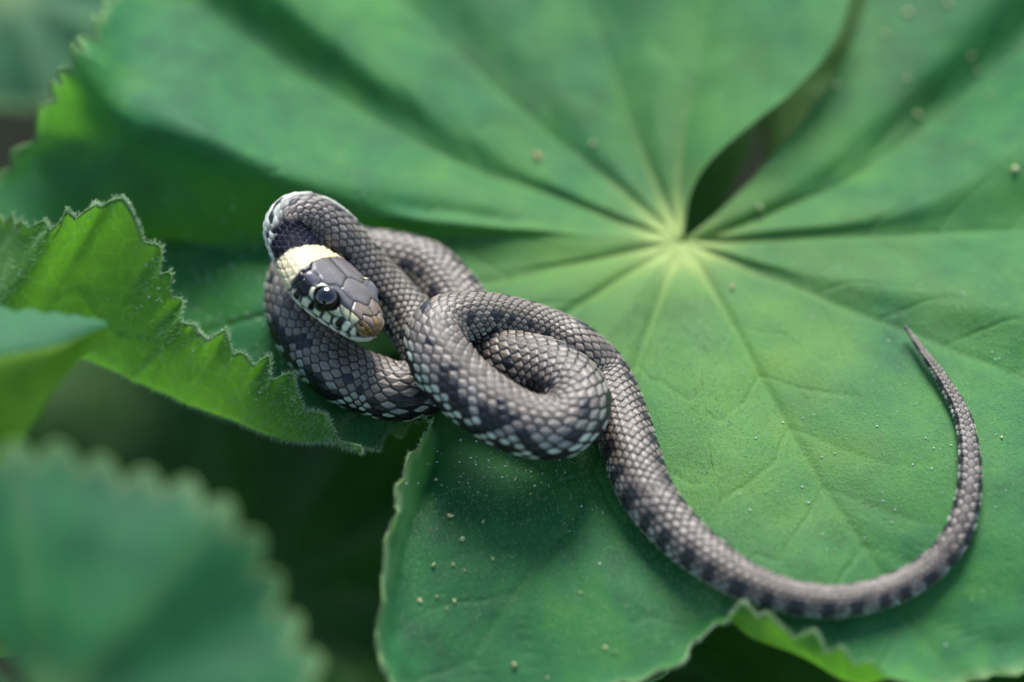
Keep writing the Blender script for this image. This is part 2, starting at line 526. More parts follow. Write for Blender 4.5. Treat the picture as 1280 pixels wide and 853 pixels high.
# secondary veins leaving the main ones at an angle
sec = (Rr - 1.05 * dist_v + 0.12 * jit + near[:, None] * 0.37) / 0.85
secf = np.abs(sec - np.round(sec)) * 0.85
vein_sec = np.exp(-(secf / 0.03) ** 2) * smooth(1.2, 2.2, Rr) * smooth(1.5, 0.4, dist_v)
bulge = 0.5 - 0.5 * np.cos(2 * math.pi * sec)
nrm = grid_normals(P)
flip = np.sign(np.median(nrm[..., 2]))
if flip < 0:
    nrm = -nrm
fade = smooth(0.15, 0.9, Rr)
disp = -vein_main * (0.028 + 0.014 * np.exp(-((Rr - .8) / 0.9) ** 2)) * smooth(0.1, .4, Rr) - vein_sec * 0.012 + bulge * 0.012 * smooth(1.5, 3, Rr) * smooth(0.02, 0.25, dist_v) * smooth(1.1, 0.5, dist_v)
disp += value_noise(Pn, 1.1, 21).reshape(NU, NT) * 0.035 * fade + value_noise(Pn, 3.1, 22).reshape(NU, NT) * 0.012 * fade
tcurl = (((np.abs(np.sin(tid * 7.13 + 1.0) * 9758.31) % 1.0) - 0.35) * 0.22 * tooth_h ** 1.5 * tooth_on)[:, None] * smooth(0.90, 1.0, trow)[None, :] ** 1.5
P = P + nrm * (disp + tcurl)[..., None]
core = np.exp(-(Rr / 0.42) ** 2) + 0.4 * vein_main * np.exp(-(Rr / 0.9) ** 2) + 0.25 * np.exp(-(Rr / 0.9) ** 2)
vein = np.clip(vein_main * (0.07 + 0.26 * np.exp(-(Rr / 1.4) ** 2)) + vein_sec * 0.06, 0, 1)
v5 = int(np.where(np.array([s[0] for s in SPOKES]) == 'v')[0][5])
lobe_v = np.exp(-((uu - v5) / 0.6) ** 2)[:, None] * np.exp(-(dist_v / 0.075) ** 2) * smooth(2.6, 3.4, Rr)
vein = np.clip(vein + 0.45 * lobe_v, 0, 1)
dirx = (P[..., 0] - joint[0]) / np.maximum(Rr, 1e-3)
yc = at(985, 450, 0.1)
ry = np.linalg.norm(P[..., :2] - yc[:2], axis=-1)
mo = value_noise(Pn, 0.9, 51).reshape(NU, NT) * 0.5 + value_noise(Pn, 2.3, 52).reshape(NU, NT) * 0.35
young = np.maximum(np.exp(-(ry / 2.6) ** 2), 0.8 * np.exp(-(Rr / 3.4) ** 2)) * (0.58 + 1.0 * mo)
young = np.clip(young, 0, 1)
rim = (smooth(0.955, 1.0, trow)[None, :] * np.ones((NU, 1))) * (0.3 + 0.7 * tooth_h[:, None] ** 3)
skylit_w = (smooth(15.5, 16.5, uu) * smooth(19.8, 19.0, uu))[:, None]
rim = np.maximum(rim, skylit_w * smooth(0.93, 0.99, trow)[None, :] * 0.85)  # turned-up edge of the drooping lobe paled, sky light put into its colour
F = grid_faces(NU, NT)
if flip > 0:
    F = F[:, ::-1]
leaf = bpy.data.objects.new("lady_mantle_leaf", None)
leaf.location = joint
COL.objects.link(leaf)
tag(leaf, "large pleated green leaf carrying the snake, split by a dark gap above its centre", "leaf")
blade_mesh = mesh_from("blade", P.reshape(-1, 3), F, attrs={"vein": vein, "core": np.clip(core, 0, 1), "rim": rim, "young": young})
link("blade", blade_mesh, M_LEAF, leaf)
BVH = BVHTree.FromPolygons([tuple(v) for v in P[::3, ::3].reshape(-1, 3)], [tuple(f) for f in grid_faces(len(P[::3]), P[:, ::3].shape[1])])


def on_leaf(px, py):
    d = fwd + rgt * (px - 640.0) / FPX + upv * (426.5 - py) / FPX
    h = BVH.ray_cast(Vector(cam_pos), Vector(d).normalized(), 100.0)
    return (None, None) if h[0] is None else (np.array(h[0]), np.array(h[1]))


edge = P[:, -1]
link("margin", tube_mesh("margin", edge, 0.009 + 0.008 * tooth_h * tooth_on, 6), M_MARGIN, leaf)
zz = np.linspace(0, 1, 24)
stalk_pts = np.stack([joint[0] + 0.5 * zz ** 2 * 1.5, joint[1] + 1.8 * zz ** 1.5, joint[2] - 0.06 - zz * 6.6], -1)
link("stalk", tube_mesh("stalk", stalk_pts, 0.17 - 0.04 * np.sin(zz * 3.1), 12), M_STALK, leaf)

# hairs on the turned-up margin (outside = underside) and along the margins in view
sel_u = (uu > 19.5) & (uu < 28.6)
iu = np.where(sel_u)[0]
hb, hd, hl = [], [], []
for _ in range(5000):
    i = int(RNG.choice(iu))
    j = int(NT * (0.70 + 0.30 * RNG.random()))
    j = min(j, NT - 1)
    hb.append(P[i, j]); hd.append(-nrm[i, j] + RNG.normal(size=3) * 0.22); hl.append(RNG.uniform(0.035, 0.085))
for _ in range(2400):
    i = int(RNG.choice(iu))
    j = NT - 1
    out = P[i, j] - P[i, j - 6]
    out /= np.linalg.norm(out) + 1e-9
    hb.append(P[i, j]); hd.append(out + RNG.normal(size=3) * 0.35); hl.append(RNG.uniform(0.04, 0.09))
for _ in range(3000):
    i = int(RNG.choice(iu))
    j = int(NT * (0.62 + 0.36 * RNG.random()))
    hb.append(P[i, j]); hd.append(nrm[i, j] + RNG.normal(size=3) * 0.4); hl.append(RNG.uniform(0.02, 0.06))
iu3 = np.where((uu > 4.5) & (uu < 17.5))[0]
for _ in range(14000):
    i = int(RNG.choice(iu3))
    j = int(NT * RNG.uniform(0.10, 0.80))
    hb.append(P[i, j]); hd.append(nrm[i, j] + RNG.normal(size=3) * 0.6); hl.append(RNG.uniform(0.02, 0.05))
iu2 = np.where((uu > 9.0) & (uu < 19.5))[0]
for _ in range(2600):
    i = int(RNG.choice(iu2))
    out = P[i, -1] - P[i, -7]
    out /= np.linalg.norm(out) + 1e-9
    hb.append(P[i, -1]); hd.append(out + RNG.normal(size=3) * 0.35); hl.append(RNG.uniform(0.03, 0.07))
ho = link("hairs", hairs_mesh("hairs", np.array(hb), np.array(hd), np.array(hl), 0.0024), M_HAIR, leaf)
ho["kind"] = "stuff"


# ------------------------------------------------------------------ other leaves
def round_leaf(name, label, centre, normal, spin, R, lobes, mat, cup=0.1, pleat=0.10, tooth_n=9, tooth_a=0.055, stalk_to=None, res=(420, 90), gap=0.35, droop=0.0, seed=1, lobe_a=0.09, vein_k=0.12):
    nu, nt = res
    th = np.linspace(gap / 2, 2 * math.pi - gap / 2, nu)
    lob = (th - gap / 2) / (2 * math.pi - gap) * lobes
    lf = lob - np.floor(lob)
    outline = 1.0 - lobe_a * np.abs(np.cos(math.pi * lf)) ** 3
    tf = lf * tooth_n - np.floor(lf * tooth_n)
    toothp = np.where(tf < 0.6, np.sin(tf / 0.6 * math.pi / 2), np.cos((tf - 0.6) / 0.4 * math.pi / 2)) ** 0.8
    tr = np.linspace(0.01, 1, nt)
    rr = tr[None, :] * (outline[:, None] + tooth_a * toothp[:, None] * smooth(0.82, 1.0, tr)[None, :]) * R
    ple = -np.cos(2 * math.pi * lf)[:, None]
    z = cup * R * (rr / R) ** 2 + pleat * rr * -ple * -1.0 * 0.5 * smooth(0, .5, rr / R) - droop * R * smooth(0.6, 1.1, rr / R) ** 2
    Pl = np.stack([rr * np.cos(th)[:, None], rr * np.sin(th)[:, None], z], -1)
    fl = Pl.reshape(-1, 3)
    fl[:, 2] += value_noise(fl + seed * 13.0, 0.5, seed) * 0.12 + value_noise(fl + seed * 13.0, 1.6, seed) * 0.03
    dv = np.minimum(np.abs(lf - 0.5), 1.0)[:, None] * rr * (2 * math.pi / lobes)
    vm = np.exp(-(dv / 0.06) ** 2) * vein_k
    n = Vector(normal).normalized()
    q = n.to_track_quat('Z', 'Y')
    M = np.array(q.to_matrix())
    cs, sn = math.cos(spin), math.sin(spin)
    Rz = np.array([[cs, -sn, 0], [sn, cs, 0], [0, 0, 1]])
    W = fl @ Rz.T @ M.T + np.array(centre)
    root = bpy.data.objects.new(name, None)
    root.location = centre
    COL.objects.link(root)
    tag(root, label, "leaf")
    me = mesh_from("blade", W, grid_faces(nu, nt), attrs={"vein": vm, "core": np.exp(-(rr / 0.4) ** 2) * vein_k * 2, "rim": 0.45 * smooth(0.93, 1.0, tr)[None, :] * np.ones((nu, 1))})
    # upper side up
    link("blade", me, mat, root)
    E = W.reshape(nu, nt, 3)[:, -1]
    link("margin", tube_mesh("margin", E, 0.012 + 0.012 * toothp, 6), M_MARGIN, root)
    c = np.array(centre, float)
    foot = np.array(stalk_to if stalk_to is not None else (c[0] + 0.8, c[1] + 1.0, -6.8), float)
    k = np.linspace(0, 1, 20)[:, None]
    nn = np.array(n)
    pts = c - nn * 0.05 + (foot - c) * k - nn * 2.0 * (k * (1 - k))
    link("stalk", tube_mesh("stalk", pts, 0.16, 10), M_STALK, root)
    return root


c1 = at(60, 895, 2.9)
round_leaf("lady_mantle_leaf", "blurred teal leaf with big rounded teeth close to the camera, lower left corner", c1, (0.08, -0.55, 1.0), 2.2, 2.36, 7, M_LEAF_TEAL, cup=-0.10, pleat=0.10, tooth_n=5, tooth_a=0.10, seed=3, lobe_a=0.05)
c3 = at(10, -12, -2.6)
round_leaf("lady_mantle_leaf", "dark teal leaf far behind the large leaf, in the top left corner", c3, (0.0, -0.1, 1.0), 1.6, 1.9, 8, M_LEAF_TEAL, cup=-0.18, seed=5)
# leaves low under the large one, their green darkened to deepen the shade
round_leaf("lady_mantle_leaf", "dim deep green leaf low in the shade left of the drooping lobe", at(330, 740, -2.1), (0.0, -0.05, 1), 3.6, 4.6, 9, M_LEAF_SHADE, cup=0.05, vein_k=0.0, seed=8)
round_leaf("lady_mantle_leaf", "shaded olive leaf showing through the notch under the tail", at(1090, 985, -2.6), (-0.2, -0.1, 1), 2.5, 5.0, 9, M_LEAF_SHADE, cup=0.05, vein_k=0.0, seed=9)
round_leaf("lady_mantle_leaf", "shadowed leaf glimpsed through the gap above the leaf centre", at(965, 120, -1.4), (0.0, -0.30, 1), 4.5, 3.3, 9, M_LEAF_SHADE, cup=0.05, vein_k=0.0, seed=10)

# the folded leaf at the left edge: upper face teal, its near half folded down showing lighter green
fold = np.array([
    [at(-180, 372, 2.6), at(-190, 420, 2.75), at(-200, 470, 2.7), at(-210, 560, 2.2), at(-220, 640, 1.7)],
    [at(-90, 380, 2.6), at(-95, 420, 2.75), at(-95, 465, 2.7), at(-90, 550, 2.2), at(-90, 620, 1.7)],
    [at(-10, 388, 2.5), at(-10, 420, 2.6), at(-8, 455, 2.55), at(0, 520, 2.15), at(2, 575, 1.8)],
    [at(55, 392, 2.4), at(58, 412, 2.45), at(62, 440, 2.4), at(58, 480, 2.15), at(40, 530, 1.95)],
    [at(100, 396, 2.3), at(106, 405, 2.32), at(108, 420, 2.28), at(100, 440, 2.15), at(88, 462, 2.05)],
    [at(132, 402, 2.2), at(134, 405, 2.2), at(135, 409, 2.18), at(133, 414, 2.15), at(130, 420, 2.12)],
])
nu, nv = 140, 90
q1 = crom(fold, np.linspace(0, 5, nu))
Pf = np.stack([crom(q1[i], np.linspace(0, 4, nv) + 0.0) for i in range(nu)])
tn = np.abs(np.sin(np.linspace(0, 5, nu) * 5.2))
Pf[:, -1] += (Pf[:, -1] - Pf[:, -8]) * (0.6 * tn)[:, None]
Pf[:, 0] += (Pf[:, 0] - Pf[:, 8]) * (0.7 * tn)[:, None]
fr_ = bpy.data.objects.new("lady_mantle_leaf", None)
fr_.location = at(-150, 470, 2.2)
COL.objects.link(fr_)
tag(fr_, "blurred folded leaf tip at the left edge, pale teal above and yellow green below", "leaf")
flat = Pf.reshape(-1, 3)
flat = flat + value_noise(flat, 1.2, 31)[:, None] * np.array([0, 0, 0.04])
flat = flat.reshape(nu, nv, 3)
for nm_, sl_, mt_ in (("blade", slice(0, 42), M_LEAF_TEAL), ("folded_margin", slice(41, nv), M_LEAF_UNDER)):
    ptf = flat[:, sl_]
    nz0 = np.zeros(ptf.shape[0] * ptf.shape[1])
    link(nm_, mesh_from(nm_, ptf.reshape(-1, 3), grid_faces(nu, ptf.shape[1]), attrs={"vein": nz0, "core": nz0, "rim": nz0}), mt_, fr_)
k = np.linspace(0, 1, 20)[:, None]
b0 = at(-185, 470, 2.6)
link("stalk", tube_mesh("stalk", b0 + (np.array([b0[0] - 2, b0[1] + 1, -6.8]) - b0) * k, 0.15, 10), M_STALK, fr_)


# ------------------------------------------------------------------ the snake
# centre line from snout to tail: (px, py, height, width in px, roll in degrees)
HEAD = [(467, 420, 1.0), (378, 328, 1.27)]
PATH = [
    (363, 305, 1.33, 58, 46), (359, 285, 1.40, 59, 44), (371, 272, 1.42, 60, 38), (394, 274, 1.34, 60, 26), (420, 293, 1.18, 61, 12),
    (446, 326, 0.88, 63, 0), (477, 362, 0.60, 66, 0), (512, 399, 0.42, 68, 0), (536, 437, 0.37, 70, 4), (535, 476, 0.35, 73, 8), (504, 490, 0.35, 75, 12), (462, 481, 0.37, 77, 14),
    (425, 464, 0.37, 79, 16), (392, 432, 0.38, 79, 12), (372, 392, 0.38, 78, 8), (372, 352, 0.38, 76, 0), (394, 328, 0.38, 75, 0),
    (432, 322, 0.38, 74, 0), (482, 326, 0.38, 75, 0), (528, 338, 0.38, 77, 0), (558, 364, 0.37, 77, 0), (582, 398, 0.35, 78, 0), (598, 430, 0.46, 78, 0),
    (638, 453, 0.58, 82, 0), (682, 466, 0.66, 86, 0), (713, 487, 0.72, 86, 4), (720, 512, 0.76, 84, 12), (698, 534, 0.78, 82, 20), (654, 531, 0.82, 82, 26),
    (604, 504, 0.90, 84, 28), (563, 467, 0.99, 84, 28), (546, 433, 1.05, 80, 20), (553, 407, 1.05, 72, 8), (584, 396, 0.98, 62, 0), (632, 399, 0.76, 58, 0),
    (684, 415, 0.56, 59, 0), (724, 438, 0.46, 62, 0), (756, 474, 0.40, 67, 0), (775, 522, 0.34, 70, 0), (790, 568, 0.34, 70, 0), (808, 615, 0.33, 68, 0),
    (842, 660, 0.31, 62, 0), (886, 698, 0.28, 55, 0), (935, 728, 0.25, 48, 0), (990, 747, 0.22, 44, 0), (1050, 752, 0.20, 41, 0), (1110, 739, 0.19, 39, 0),
    (1160, 712, 0.18, 37, 0), (1195, 672, 0.18, 34, 0), (1210, 622, 0.18, 30, 0), (1212, 572, 0.20, 26, 0), (1203, 522, 0.30, 21, 0), (1180, 478, 0.42, 16, 0),
    (1155, 442, 0.52, 10.5, 0), (1139, 419, 0.58, 6.5, 0), (1131, 408, 0.62, 3.5, 0),
]
snout = at(*HEAD[0])
nape = at(*HEAD[1])
HL = float(np.linalg.norm(nape - snout))
hp = [snout + (nape - snout) * f for f in (0, 0.25, 0.5, 0.75, 1.0)]


def rest_height(px, py, z, r):
    for _ in range(6):
        q = at(px, py, z)
        h = BVH.ray_cast(Vector((q[0], q[1], 6.0)), Vector((0, 0, -1)), 20.0)
        if h[0] is None:
            break
        z = h[0].z + r * 0.82
    return z


n_p = len(PATH)
RISE = {n_p - 1: 0.16, n_p - 2: 0.13, n_p - 3: 0.09, n_p - 4: 0.04}
REST = set(range(9, 21)) | set(range(37, n_p))
PATH = [(p[0], p[1], (rest_height(p[0], p[1], p[2], 0.5 * p[3] * 0.0091) + RISE.get(i, 0.0)) if i in REST else p[2], p[3], p[4]) for i, p in enumerate(PATH)]
body_p = [at(p[0], p[1], p[2]) for p in PATH]
ctrl = np.array(hp + body_p)
wid = [0.3] * 5 + [0.5 * p[3] * view_depth(b) / FPX for p, b in zip(PATH, body_p)]
rolls = [38, 38, 38, 40, 44] + [p[4] for p in PATH]
nf = 6000
xx = np.linspace(0, len(ctrl) - 1, nf)
cp = crom(ctrl, xx)
cw = np.interp(xx, np.arange(len(ctrl)), wid)
cr = np.interp(xx, np.arange(len(ctrl)), rolls)
al = np.concatenate([[0], np.cumsum(np.linalg.norm(np.diff(cp, axis=0), axis=1))])
LT = al[-1]
ds = 0.0125
s_head = np.arange(0, HL * 1.02, 0.0085)
s_body = np.arange(HL * 1.02, LT, ds)
ss = np.concatenate([s_head, s_body, [LT]])
C3 = np.stack([np.interp(ss, al, cp[:, k]) for k in range(3)], -1)
RB = np.interp(ss, al, cw)
# smooth the radius a little
ker = np.hanning(41); ker /= ker.sum()
RB = np.convolve(np.pad(RB, 20, mode='edge'), ker, 'valid')
RB[-1] *= 0.3
roll = np.radians(np.interp(ss, al, cr))
roll = np.convolve(np.pad(roll, 20, mode='edge'), ker, 'valid')
T = np.gradient(C3, ss, axis=0)
ker2 = np.hanning(25); ker2 /= ker2.sum()
T = np.stack([np.convolve(np.pad(T[:, k], 12, mode='edge'), ker2, 'valid') for k in range(3)], -1)
T /= np.linalg.norm(T, axis=1, keepdims=True)
UP = np.array([0, 0, 1.0]) - T * T[:, 2:3]
UP /= np.linalg.norm(UP, axis=1, keepdims=True)
SD = np.cross(T, UP)                        # to one flank (the snake's left looking from snout to tail: right-hand side of travel)
UPr = UP * np.cos(roll)[:, None] + SD * np.sin(roll)[:, None]
SDr = SD * np.cos(roll)[:, None] - UP * np.sin(roll)[:, None]

NC = 184
phi = np.linspace(-math.pi, math.pi, NC, endpoint=False)          # 0 = middle of the back
NS = len(ss)
SS, PH = np.meshgrid(ss, phi, indexing='ij')
f = ss / HL

# cross-section: half width, height above and below the centre line
def prof(x, pts):
    xs, ys = zip(*pts)
    return np.interp(x, xs, ys)


def sprof(x, pts):
    xs, ys = np.array(pts).T
    fine = np.linspace(xs[0], xs[-1], 400)
    y = np.interp(fine, xs, ys)
    kk = np.hanning(31); kk /= kk.sum()
    y2 = np.convolve(np.pad(y, 15, mode='edge'), kk, 'valid')
    y2[:6] = y[:6]
    return np.interp(x, fine, y2)


hw = sprof(f, [(0, 0.04), (0.010, 0.15), (0.035, 0.235), (0.10, 0.31), (0.25, 0.385), (0.4, 0.455), (0.6, 0.54), (0.74, 0.56), (0.88, 0.49), (1.06, 0.36), (1.4, 0.29)])
ht = sprof(f, [(0, 0.03), (0.010, 0.09), (0.035, 0.14), (0.10, 0.18), (0.25, 0.225), (0.4, 0.265), (0.6, 0.285), (0.8, 0.28), (1.0, 0.265), (1.4, 0.27)])
hb_ = sprof(f, [(0, 0.03), (0.010, 0.09), (0.035, 0.135), (0.10, 0.165), (0.25, 0.205), (0.4, 0.235), (0.6, 0.25), (0.8, 0.245), (1.0, 0.235), (1.4, 0.26)])
bl = smooth(0.95, 1.45, f)
hw = hw * (1 - bl) + RB * bl
ht = ht * (1 - bl) + RB * 0.98 * bl
hb_ = hb_ * (1 - bl) + RB * 0.92 * bl
ex = 2.0 + 0.75 * (1 - smooth(0.7, 1.2, f)) * smooth(0.0, 0.2, f)
cphi, sphi = np.cos(PH), np.sin(PH)
e = 2.0 / ex[:, None]
yy = np.sign(sphi) * np.abs(sphi) ** e * hw[:, None]
zz_ = np.where(cphi > 0, np.abs(cphi) ** e * ht[:, None], -np.abs(cphi) ** e * hb_[:, None])
base = C3[:, None] + yy[..., None] * SDr[:, None] + zz_[..., None] * UPr[:, None]
nb = grid_normals(base)
cen_dir = base - C3[:, None]
sgn = np.sign(np.sum(nb * cen_dir, axis=-1))
nb = nb * np.where(sgn == 0, 1, sgn)[..., None]

# ---- body scales: a staggered lattice of overlapping plates
def lattice(rows, vent_deg, aspect, start):
    half = math.radians(180 - vent_deg / 2)
    k_co = (PH + half) / (2 * half) * rows            # 0..rows on the back and flanks, outside = belly
    roww = 2 * half * RB / rows
    du = np.gradient(ss) / np.maximum(roww * aspect, 0.02)
    u1 = np.cumsum(du) + start
    U = np.broadcast_to(u1[:, None], PH.shape)
    best = np.full(PH.shape, 1e9); sec_ = np.full(PH.shape, 1e9)
    bu = np.zeros(PH.shape); bk = np.zeros(PH.shape); bid = np.zeros(PH.shape, dtype=np.int64)
    bkk = np.zeros(PH.shape, dtype=np.int64)
    k0 = np.floor(k_co).astype(int)
    for dk in (-1, 0, 1):
        kk = k0 + dk
        off = 0.5 * (kk % 2)
        i0 = np.floor(U - off)
        for di in (0, 1):
            cu = i0 + di + off
            d = (np.abs((U - cu) * aspect) ** 1.7 + np.abs(k_co - kk - 0.5) ** 1.7) ** (1 / 1.7)
            better = d < best
            sec_ = np.where(better, best, np.minimum(sec_, d))
            bu = np.where(better, U - cu, bu)
            bk = np.where(better, k_co - kk - 0.5, bk)
            bid = np.where(better, (np.round(cu * 2).astype(np.int64)) * 64 + kk + 8, bid)
            bkk = np.where(better, kk, bkk)
            best = np.minimum(best, d)
    border = sec_ - best
    # belly plates
    belly = (k_co < -0.02) | (k_co > rows + 0.02)
    ub = U - np.floor(U)
    bord_b = np.minimum(ub, 1 - ub) * 1.2
    border = np.where(belly, bord_b, border)
    bu = np.where(belly, ub - 0.5, bu)
    bk = np.where(belly, 0.0, bk)
    bid = np.where(belly, np.floor(U).astype(np.int64) * 64 + 60, bid)
    kc = np.where(belly, -99, bkk)
    return border, bu, bk, bid, kc, roww, U


def hash01(i, salt):
    n = (i * 374761393 + salt * 668265263) & 0xFFFFFFFF
    n = ((n ^ (n >> 13)) * 1274126177) & 0xFFFFFFFF
    n = n ^ (n >> 16)
    return (n & 0xFFFF) / 65535.0


def srgb(*c):
    return np.array([((x / 255) / 12.92 if x / 255 <= 0.04045 else ((x / 255 + 0.055) / 1.055) ** 2.4) for x in c])


C_BACK = srgb(92, 83, 75)
C_BACK2 = srgb(134, 124, 114)
C_FLANK = srgb(148, 146, 138)
C_PALE = srgb(204, 214, 190)
C_DARK = srgb(22, 22, 26)
C_SKIN = srgb(10, 10, 12)
C_CREAM = srgb(212, 197, 156)
C_WHITE = srgb(186, 190, 178)
C_BLUEBLACK = srgb(12, 13, 24)


def scale_layer(rows, aspect, salt):
    border, bu, bk, bid, kc, roww, U = lattice(rows, 84, aspect, 0.0)
    gap_ = 0.20 + 0.28 * smooth(0.5, 0.95, np.abs(kc - (rows - 1) / 2.0) / ((rows - 1) / 2.0))
    plate = smooth(0.04, 0.30, border)
    dome = plate * (0.55 + 0.45 * smooth(0.05, 0.7, border))
    h = dome * 0.42 + plate * (bu * 0.55) + plate * 0.26 * np.exp(-(bk / 0.11) ** 2)
    h = h * (roww * 0.30)[:, None]
    belly = kc == -99
    h = np.where(belly, (smooth(0.0, 0.2, border) * 0.4 + (bu) * 0.35) * (roww * 0.16)[:, None], h)
    # pigment, decided for each scale at its own centre
    mid = (rows - 1) / 2.0
    lat = np.abs(kc - mid) / mid                       # 0 back .. 1 lowest flank row
    side = np.sign(kc - mid)
    uc = np.round((U - bu) * 2) / 2
    r1 = hash01(bid, salt + 1); r2 = hash01(bid, salt + 2); r3 = hash01(bid, salt + 3)
    col = C_BACK + (C_BACK2 - C_BACK) * r1[..., None]
    tone = 0.5 + 0.5 * np.sin(SS * 1.9 + 0.8) * np.sin(SS * 0.73)
    col = col * (1 - 0.35 * tone[..., None]) + srgb(104, 92, 66) * 0.35 * tone[..., None]
    fl = smooth(0.35, 0.85, lat + (r2 - 0.5) * 0.25)
    col = col * (1 - fl[..., None]) + C_FLANK * (0.85 + 0.3 * r1[..., None]) * fl[..., None]
    low = smooth(0.56, 0.86, lat + (r3 - 0.5) * 0.2)
    col = col * (1 - low[..., None]) + C_PALE * (0.85 + 0.25 * r1[..., None]) * low[..., None]
    # dark marks: two rows of small spots on the back, taller bars on the flanks
    per = 6.0
    w1 = np.abs(((uc + side * 1.7) / per) % 1.0 - 0.5) * per
    spot = ((np.abs(lat - 0.36) < 0.09) & (w1 < 0.55) & (r2 < 0.75))
    w2 = np.abs(((uc + 3.1 + side * 0.8 + (lat - .7) * 1.5) / 5.5) % 1.0 - 0.5) * 5.5
    bar = ((lat > 0.50) & (lat < 0.90) & (w2 < 0.45 + 0.55 * r3) & (r1 < 0.80))
    w3 = np.abs(((uc + 0.6) / 3.0) % 1.0 - 0.5) * 3.0
    lowbar = ((lat > 0.80) & (w3 < 0.62))
    blot = value_noise(np.stack([uc.ravel() * 0.75, (kc * 0.62 + 50).ravel(), np.zeros(uc.size)], -1), 1.0, salt + 60).reshape(uc.shape)
    blotch = (blot + 0.5 * (r2 - 0.5) > 0.50) & (lat > 0.28) & (lat < 1.1)
    darkm = (spot | bar | lowbar | blotch) & ~((SS > LT - 8.5) & (lat > 0.2))
    col = np.where(darkm[..., None], C_DARK * (0.8 + 1.2 * r3[..., None]), col)
    # belly: dark plates with pale checks
    chk = hash01(np.floor(U).astype(np.int64) + (PH > 0) * 977, 5)
    col = np.where(belly[..., None], np.where((chk < 0.45)[..., None], C_PALE * 0.9, C_DARK), col)
    # grain within a scale: paler rear, darker root
    col = col * (1.0 + 0.22 * np.clip(bu, -0.6, 0.6))[..., None]
    part = hash01(bid, salt + 7) < 0.30
    gn_ = np.where(part & (lat > 0.3), 0.14, 0.0) * smooth(0.2, -0.5, bu)
    sky_rim = smooth(gap_ + 0.08, gap_ + 0.16, border) * (1 - smooth(gap_ + 0.20, gap_ + 0.34, border))  # pale ring inside the scale edge: sky highlight painted into the pigment
    col = col * (0.86 + 0.42 * sky_rim)[..., None]
    skin = (1 - smooth(gap_ + gn_, gap_ + gn_ + 0.14, border))
    col = col * (1 - skin[..., None]) + C_SKIN * skin[..., None]
    return h, col, lat, uc, belly, border, bid


hA, cA, latA, ucA, bellyA, borderA, bidA = scale_layer(21, 1.5, 10)
hB, cB, _, _, _, _, _ = scale_layer(15, 1.4, 20)
hC, cC, _, _, _, _, _ = scale_layer(7, 1.3, 30)
s1 = smooth(LT - 7.6, LT - 6.6, SS)
s2 = smooth(LT - 3.6, LT - 3.0, SS)
hS = hA * (1 - s1) + (hB * (1 - s2) + hC * s2) * s1
tl = smooth(LT - 9.5, LT - 8.0, SS)
ang = np.abs(PH) / (math.pi / 2)
bl_ = smooth(0.28, 0.20, np.abs(((SS + 0.02 * np.sin(SS * 9)) / 0.30) % 1.0 - 0.5)) * smooth(0.32, 0.46, ang) * smooth(1.25, 1.05, ang) * tl * 0.95
wS = s1[..., None]; w2S = s2[..., None]
cS = cA * (1 - wS) + (cB * (1 - w2S) + cC * w2S) * wS

cS = cS * (1 - bl_[..., None]) + C_DARK * 1.3 * bl_[..., None]

# ---- head shields
FF = SS / HL
AA = np.abs(PH) / (math.pi / 2)
SG = PH / (math.pi / 2)
c_top = srgb(98, 92, 92); c_top2 = srgb(84, 80, 84); c_snout = srgb(132, 104, 58); c_lab = srgb(206, 208, 172); c_blk = srgb(16, 16, 18)
c_nose = srgb(120, 104, 92); c_chin = srgb(214, 210, 186); c_lore = srgb(180, 178, 140)
shield = [  # name, seeds (s, a) on one side or middle, colour
    ('m', [(0.0, 0.0), (0.02, 0.5), (0.02, -0.5), (0.02, 1.0), (0.02, -1.0)], c_snout),
    ('p', [(0.085, 0.26)], c_nose), ('p', [(0.19, 0.18), (0.19, 0.36)], c_nose * 0.85),
    ('m', [(0.32, 0.0), (0.38, 0.0), (0.44, 0.0), (0.38, 0.12), (0.38, -0.12)], c_top),
    ('p', [(0.31, 0.45), (0.38, 0.47), (0.45, 0.47)], c_top2),
    ('p', [(0.57, 0.20), (0.62, 0.24), (0.70, 0.22), (0.78, 0.20), (0.60, 0.38), (0.69, 0.36)], c_top),
    ('p', [(0.075, 0.66)], c_snout * 0.9), ('p', [(0.15, 0.66)], c_lore), ('p', [(0.24, 0.72)], c_lore),
    ('p', [(0.31, 0.86)], c_lab), ('p', [(0.53, 0.66)], c_lab), ('p', [(0.54, 0.86)], c_lab),
    ('p', [(0.64, 0.66), (0.70, 0.62)], c_top2), ('p', [(0.66, 0.92)], c_blk), ('p', [(0.80, 0.60)], c_blk), ('p', [(0.80, 0.88)], c_blk),
    ('p', [(0.085, 1.03)], c_lab), ('p', [(0.16, 1.03)], c_lab), ('p', [(0.245, 1.05)], c_lab), ('p', [(0.34, 1.09)], c_lab),
    ('p', [(0.44, 1.10)], c_lab), ('p', [(0.55, 1.12)], c_lab), ('p', [(0.68, 1.14)], c_lab), ('p', [(0.82, 1.14)], c_lab),
    ('p', [(0.06, 1.40)], c_chin), ('p', [(0.15, 1.40)], c_chin), ('p', [(0.25, 1.42)], c_chin), ('p', [(0.36, 1.44)], c_chin), ('p', [(0.5, 1.46)], c_chin), ('p', [(0.66, 1.46)], c_chin), ('p', [(0.82, 1.46)], c_chin),
    ('m', [(0.2, 2.0), (0.2, -2.0), (0.1, 1.8), (0.1, -1.8)], c_chin), ('p', [(0.4, 1.75)], c_chin), ('p', [(0.6, 1.8)], c_chin), ('p', [(0.8, 1.8)], c_chin),
]
nh = int(np.searchsorted(ss, HL * 1.12))
fh = FF[:nh]; sg = SG[:nh]
KS, KA = HL, 0.66
d1 = np.full(fh.shape, 1e9); d2 = np.full(fh.shape, 1e9); own = np.zeros(fh.shape, int)
hc = np.zeros(fh.shape + (3,))
pid = 0
